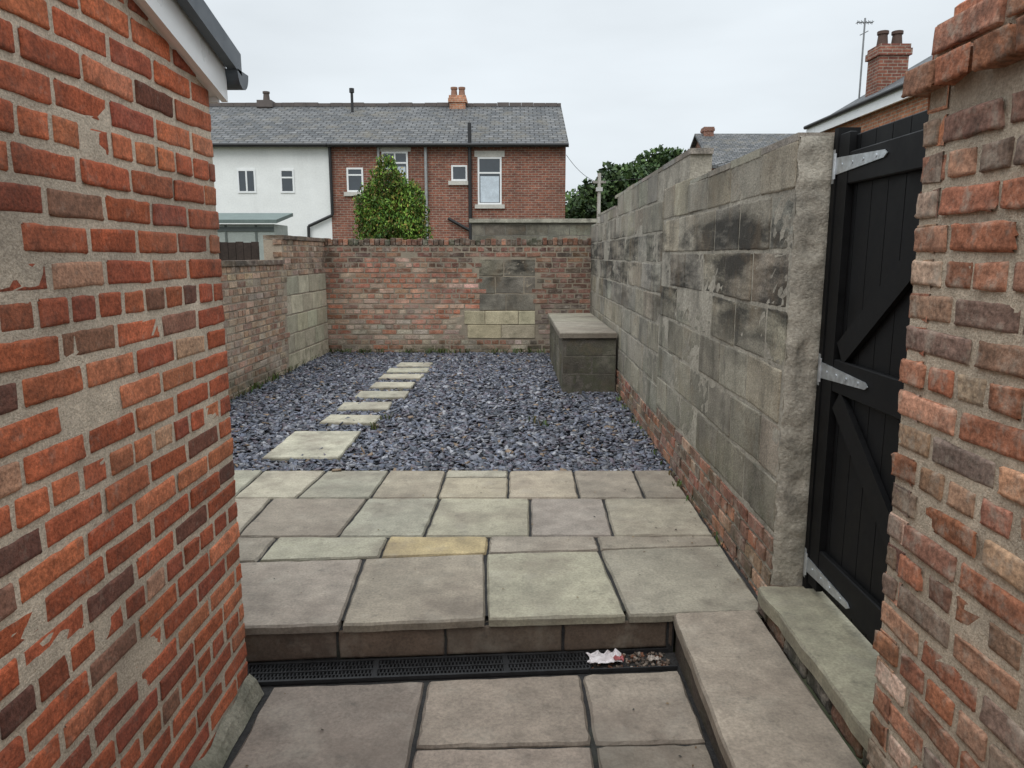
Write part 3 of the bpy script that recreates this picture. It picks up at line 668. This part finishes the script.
# ------------------------------------------------------------ vegetation
def foliage(name,lobes,size,cols,asp=.5,up=0.0,trunk=None,parent=None):
    par=empty(name); Vs=[];Cs=[]
    for (c,r,n) in lobes:
        d=rng.normal(size=(n,3)); d/=np.linalg.norm(d,axis=1)[:,None]
        rad=rng.uniform(.35,1,n)**.45
        bumpv=np.array([1+.38*noise.noise(Vector((a*2.1+c[0],b*2.1+c[1],e*2.1+c[2])))+.2*noise.noise(Vector((a*5,b*5,e*5+c[0]))) for a,b,e in d])
        p=np.array(c)+d*np.array(r)*(rad*bumpv)[:,None]
        a=rng.normal(size=(n,3)); a[:,2]+=up; a/=np.linalg.norm(a,axis=1)[:,None]
        b=np.cross(a,rng.normal(size=(n,3))); b/=np.linalg.norm(b,axis=1)[:,None]
        s=size*rng.uniform(.6,1.4,n)[:,None]
        V=np.stack([p-a*s,p+b*s*asp,p+a*s,p-b*s*asp],1); Vs.append(V)
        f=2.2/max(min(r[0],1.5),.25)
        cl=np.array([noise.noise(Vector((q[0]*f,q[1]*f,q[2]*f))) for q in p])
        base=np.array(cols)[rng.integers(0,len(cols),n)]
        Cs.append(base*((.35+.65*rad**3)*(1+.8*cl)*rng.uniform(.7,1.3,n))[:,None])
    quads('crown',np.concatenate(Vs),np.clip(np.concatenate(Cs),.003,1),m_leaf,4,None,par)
    if trunk:
        mb=MB(); x,y,z1,r=trunk; mb.tube((x,y,-.2),(x,y,z1),r,r*.4)
        for k in range(5):
            a=k*1.3; mb.tube((x,y,z1*(.5+.08*k)),(x+math.cos(a)*r*7,y+math.sin(a)*r*7,z1*(.5+.08*k)+r*7),r*.4,r*.12,6)
        mb.build('trunk',[m_bark],par)
cc=[S(106,140,52)[:3],S(88,124,44)[:3],S(126,152,62)[:3],S(64,96,40)[:3],S(134,118,58)[:3]]
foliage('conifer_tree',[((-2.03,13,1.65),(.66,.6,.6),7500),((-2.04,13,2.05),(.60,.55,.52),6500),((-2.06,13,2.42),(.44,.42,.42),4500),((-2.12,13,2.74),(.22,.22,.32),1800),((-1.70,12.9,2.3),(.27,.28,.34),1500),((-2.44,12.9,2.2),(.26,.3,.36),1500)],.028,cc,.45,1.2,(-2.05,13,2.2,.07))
dkg=[S(62,84,44)[:3],S(52,74,42)[:3],S(78,98,54)[:3]]
foliage('deciduous_tree',[((4.4,34,3.4),(1.5,1.5,1.7),5000),((5.4,34.5,4.2),(1.4,1.4,1.2),4500),((3.4,33.5,2.6),(1.0,1.1,1.2),3000),((6.6,35,4.0),(1.3,1.3,1.3),3000)],.12,dkg,.6,0,(4.9,34.3,4,.2))
foliage('deciduous_tree',[((9.3,46,6.0),(1.8,1.6,1.7),4000),((11,47,5.8),(1.6,1.6,1.6),3000),((7.6,46,5.4),(1.6,1.5,1.5),3000)],.16,dkg,.6,0,(9.3,46,5,.22))
foliage('deciduous_tree',[((3.0,52,3.0),(2.2,2,2.0),3500),((5.5,54,3.6),(2.4,2,2.4),3500)],.2,dkg,.6,0,(4,53,3.5,.25))
VV=[];CC=[]
def tuft(x,y,k,hh,col):
    for _ in range(k):
        a=U(0,6.28); l_=hh*U(.5,1.2); bx=x+random.gauss(0,.02);by=y+random.gauss(0,.02); o=U(.2,.9)*l_; w_=U(.002,.006)
        dx,dy=math.cos(a),math.sin(a); sx,sy=-dy*w_,dx*w_
        VV.append([(bx-sx,by-sy,-.01),(bx+sx,by+sy,-.01),(bx+dx*o+sx,by+dy*o+sy,l_),(bx+dx*o-sx,by+dy*o-sy,l_*.95)])
        CC.append([v*U(.6,1.3) for v in col[:3]])
gc=S(84,96,52)
for _ in range(22): y=U(3.2,7.5); tuft(1.04+.0118*(y-2.83)-U(0,.03),y,5,.03,gc)
for _ in range(50): y=U(7.0,10.7); tuft(-2.80+U(0,.05),y,8,.06,gc)
for _ in range(55): tuft(U(-2.7,.5),10.86-U(0,.05),8,.055,S(78,88,48))
for x,y in ((.27,6.1),(.18,6.25),(-1.15,6.0),(-1.1,6.35)): tuft(x,y,14,.05,gc)
for _ in range(30): tuft(-.93+U(0,.03),U(1.2,2.4),0,.03,gc)
quads('weeds',np.array(VV),np.array(CC),m_leaf)
VV=[];CC=[]
for _ in range(120):
    up=R()<.6
    if up: x=U(-1.3,.98); y=U(2.9,4.7); z=.004
    else: x=random.choice([U(-.88,-.8),U(.5,.63),U(-.85,.6)]); y=U(1.2,2.5); z=-.146
    if R()<.4 and up: x=1.0-R()**2*.15
    s=U(.003,.008); a=U(0,6.28); c,s_=math.cos(a)*s,math.sin(a)*s
    VV.append([(x+c,y+s_,z+U(0,.004)),(x-s_*.6,y+c*.6,z+U(0,.004)),(x-c,y-s_,z+U(0,.003)),(x+s_*.6,y-c*.6,z+U(0,.003))])
    CC.append(list(random.choice([S(96,72,46),S(70,60,50),S(120,96,60),S(60,58,54)])[:3]))
quads('leaf_litter',np.array(VV),np.array(CC),m_leaf)

# ------------------------------------------------------------ light
w=bpy.data.worlds.new('World'); bpy.context.scene.world=w; w.use_nodes=True; t=w.node_tree; nn=t.nodes; ll=t.links
bg=nn['Background']; bg.inputs['Strength'].default_value=.1
sk=nn.new('ShaderNodeTexSky'); sk.sky_type='NISHITA'; sk.sun_disc=False; sk.sun_elevation=math.radians(48); sk.sun_rotation=math.radians(200)
tc=nn.new('ShaderNodeTexCoord'); sp=nn.new('ShaderNodeSeparateXYZ'); ll.new(tc.outputs['Generated'],sp.inputs[0])
mr=nn.new('ShaderNodeMapRange'); ll.new(sp.outputs[2],mr.inputs[0]); mr.inputs[1].default_value=.32; mr.inputs[2].default_value=.9; mr.inputs[3].default_value=1; mr.inputs[4].default_value=2.25
vm=nn.new('ShaderNodeVectorMath'); vm.operation='MULTIPLY'; ll.new(tc.outputs['Generated'],vm.inputs[0]); vm.inputs[1].default_value=(1,1,3.5)
ns=nn.new('ShaderNodeTexNoise'); ns.inputs['Scale'].default_value=2.2; ns.inputs['Detail'].default_value=4; ns.inputs['Roughness'].default_value=.5; ll.new(vm.outputs[0],ns.inputs['Vector'])
m2=nn.new('ShaderNodeMapRange'); ll.new(ns.outputs[0],m2.inputs[0]); m2.inputs[1].default_value=.3; m2.inputs[2].default_value=.7; m2.inputs[3].default_value=.90; m2.inputs[4].default_value=1.09
mm=nn.new('ShaderNodeMath'); mm.operation='MULTIPLY'; ll.new(mr.outputs[0],mm.inputs[0]); ll.new(m2.outputs[0],mm.inputs[1])
cl=nn.new('ShaderNodeVectorMath'); cl.operation='SCALE'; cl.inputs[0].default_value=(8.2,8.8,9.25); ll.new(mm.outputs[0],cl.inputs['Scale'])
mx=nn.new('ShaderNodeMix'); mx.data_type='RGBA'; mx.inputs[0].default_value=.95; ll.new(sk.outputs[0],mx.inputs[6]); ll.new(cl.outputs[0],mx.inputs[7]); ll.new(mx.outputs[2],bg.inputs['Color'])
sun=bpy.data.lights.new('sun','SUN'); sun.energy=1.05; sun.angle=math.radians(35); sun.color=(1,.97,.93)
so=bpy.data.objects.new('sun',sun); bpy.context.collection.objects.link(so)
az=math.radians(200); el=math.radians(48); d=Vector((math.sin(az)*math.cos(el),math.cos(az)*math.cos(el),math.sin(el)))
so.rotation_euler=(-d).to_track_quat('-Z','Y').to_euler()

cam=bpy.data.cameras.new('camera'); co=bpy.data.objects.new('camera',cam); bpy.context.collection.objects.link(co)
co.location=(0,0,1.42); co.rotation_euler=(math.radians(80.1),0,0); cam.sensor_width=36; cam.lens=26.02; cam.clip_end=2000; cam.clip_start=.05
sc=bpy.context.scene; sc.camera=co; sc.view_settings.view_transform='Standard'; sc.view_settings.look='None'; sc.view_settings.exposure=0
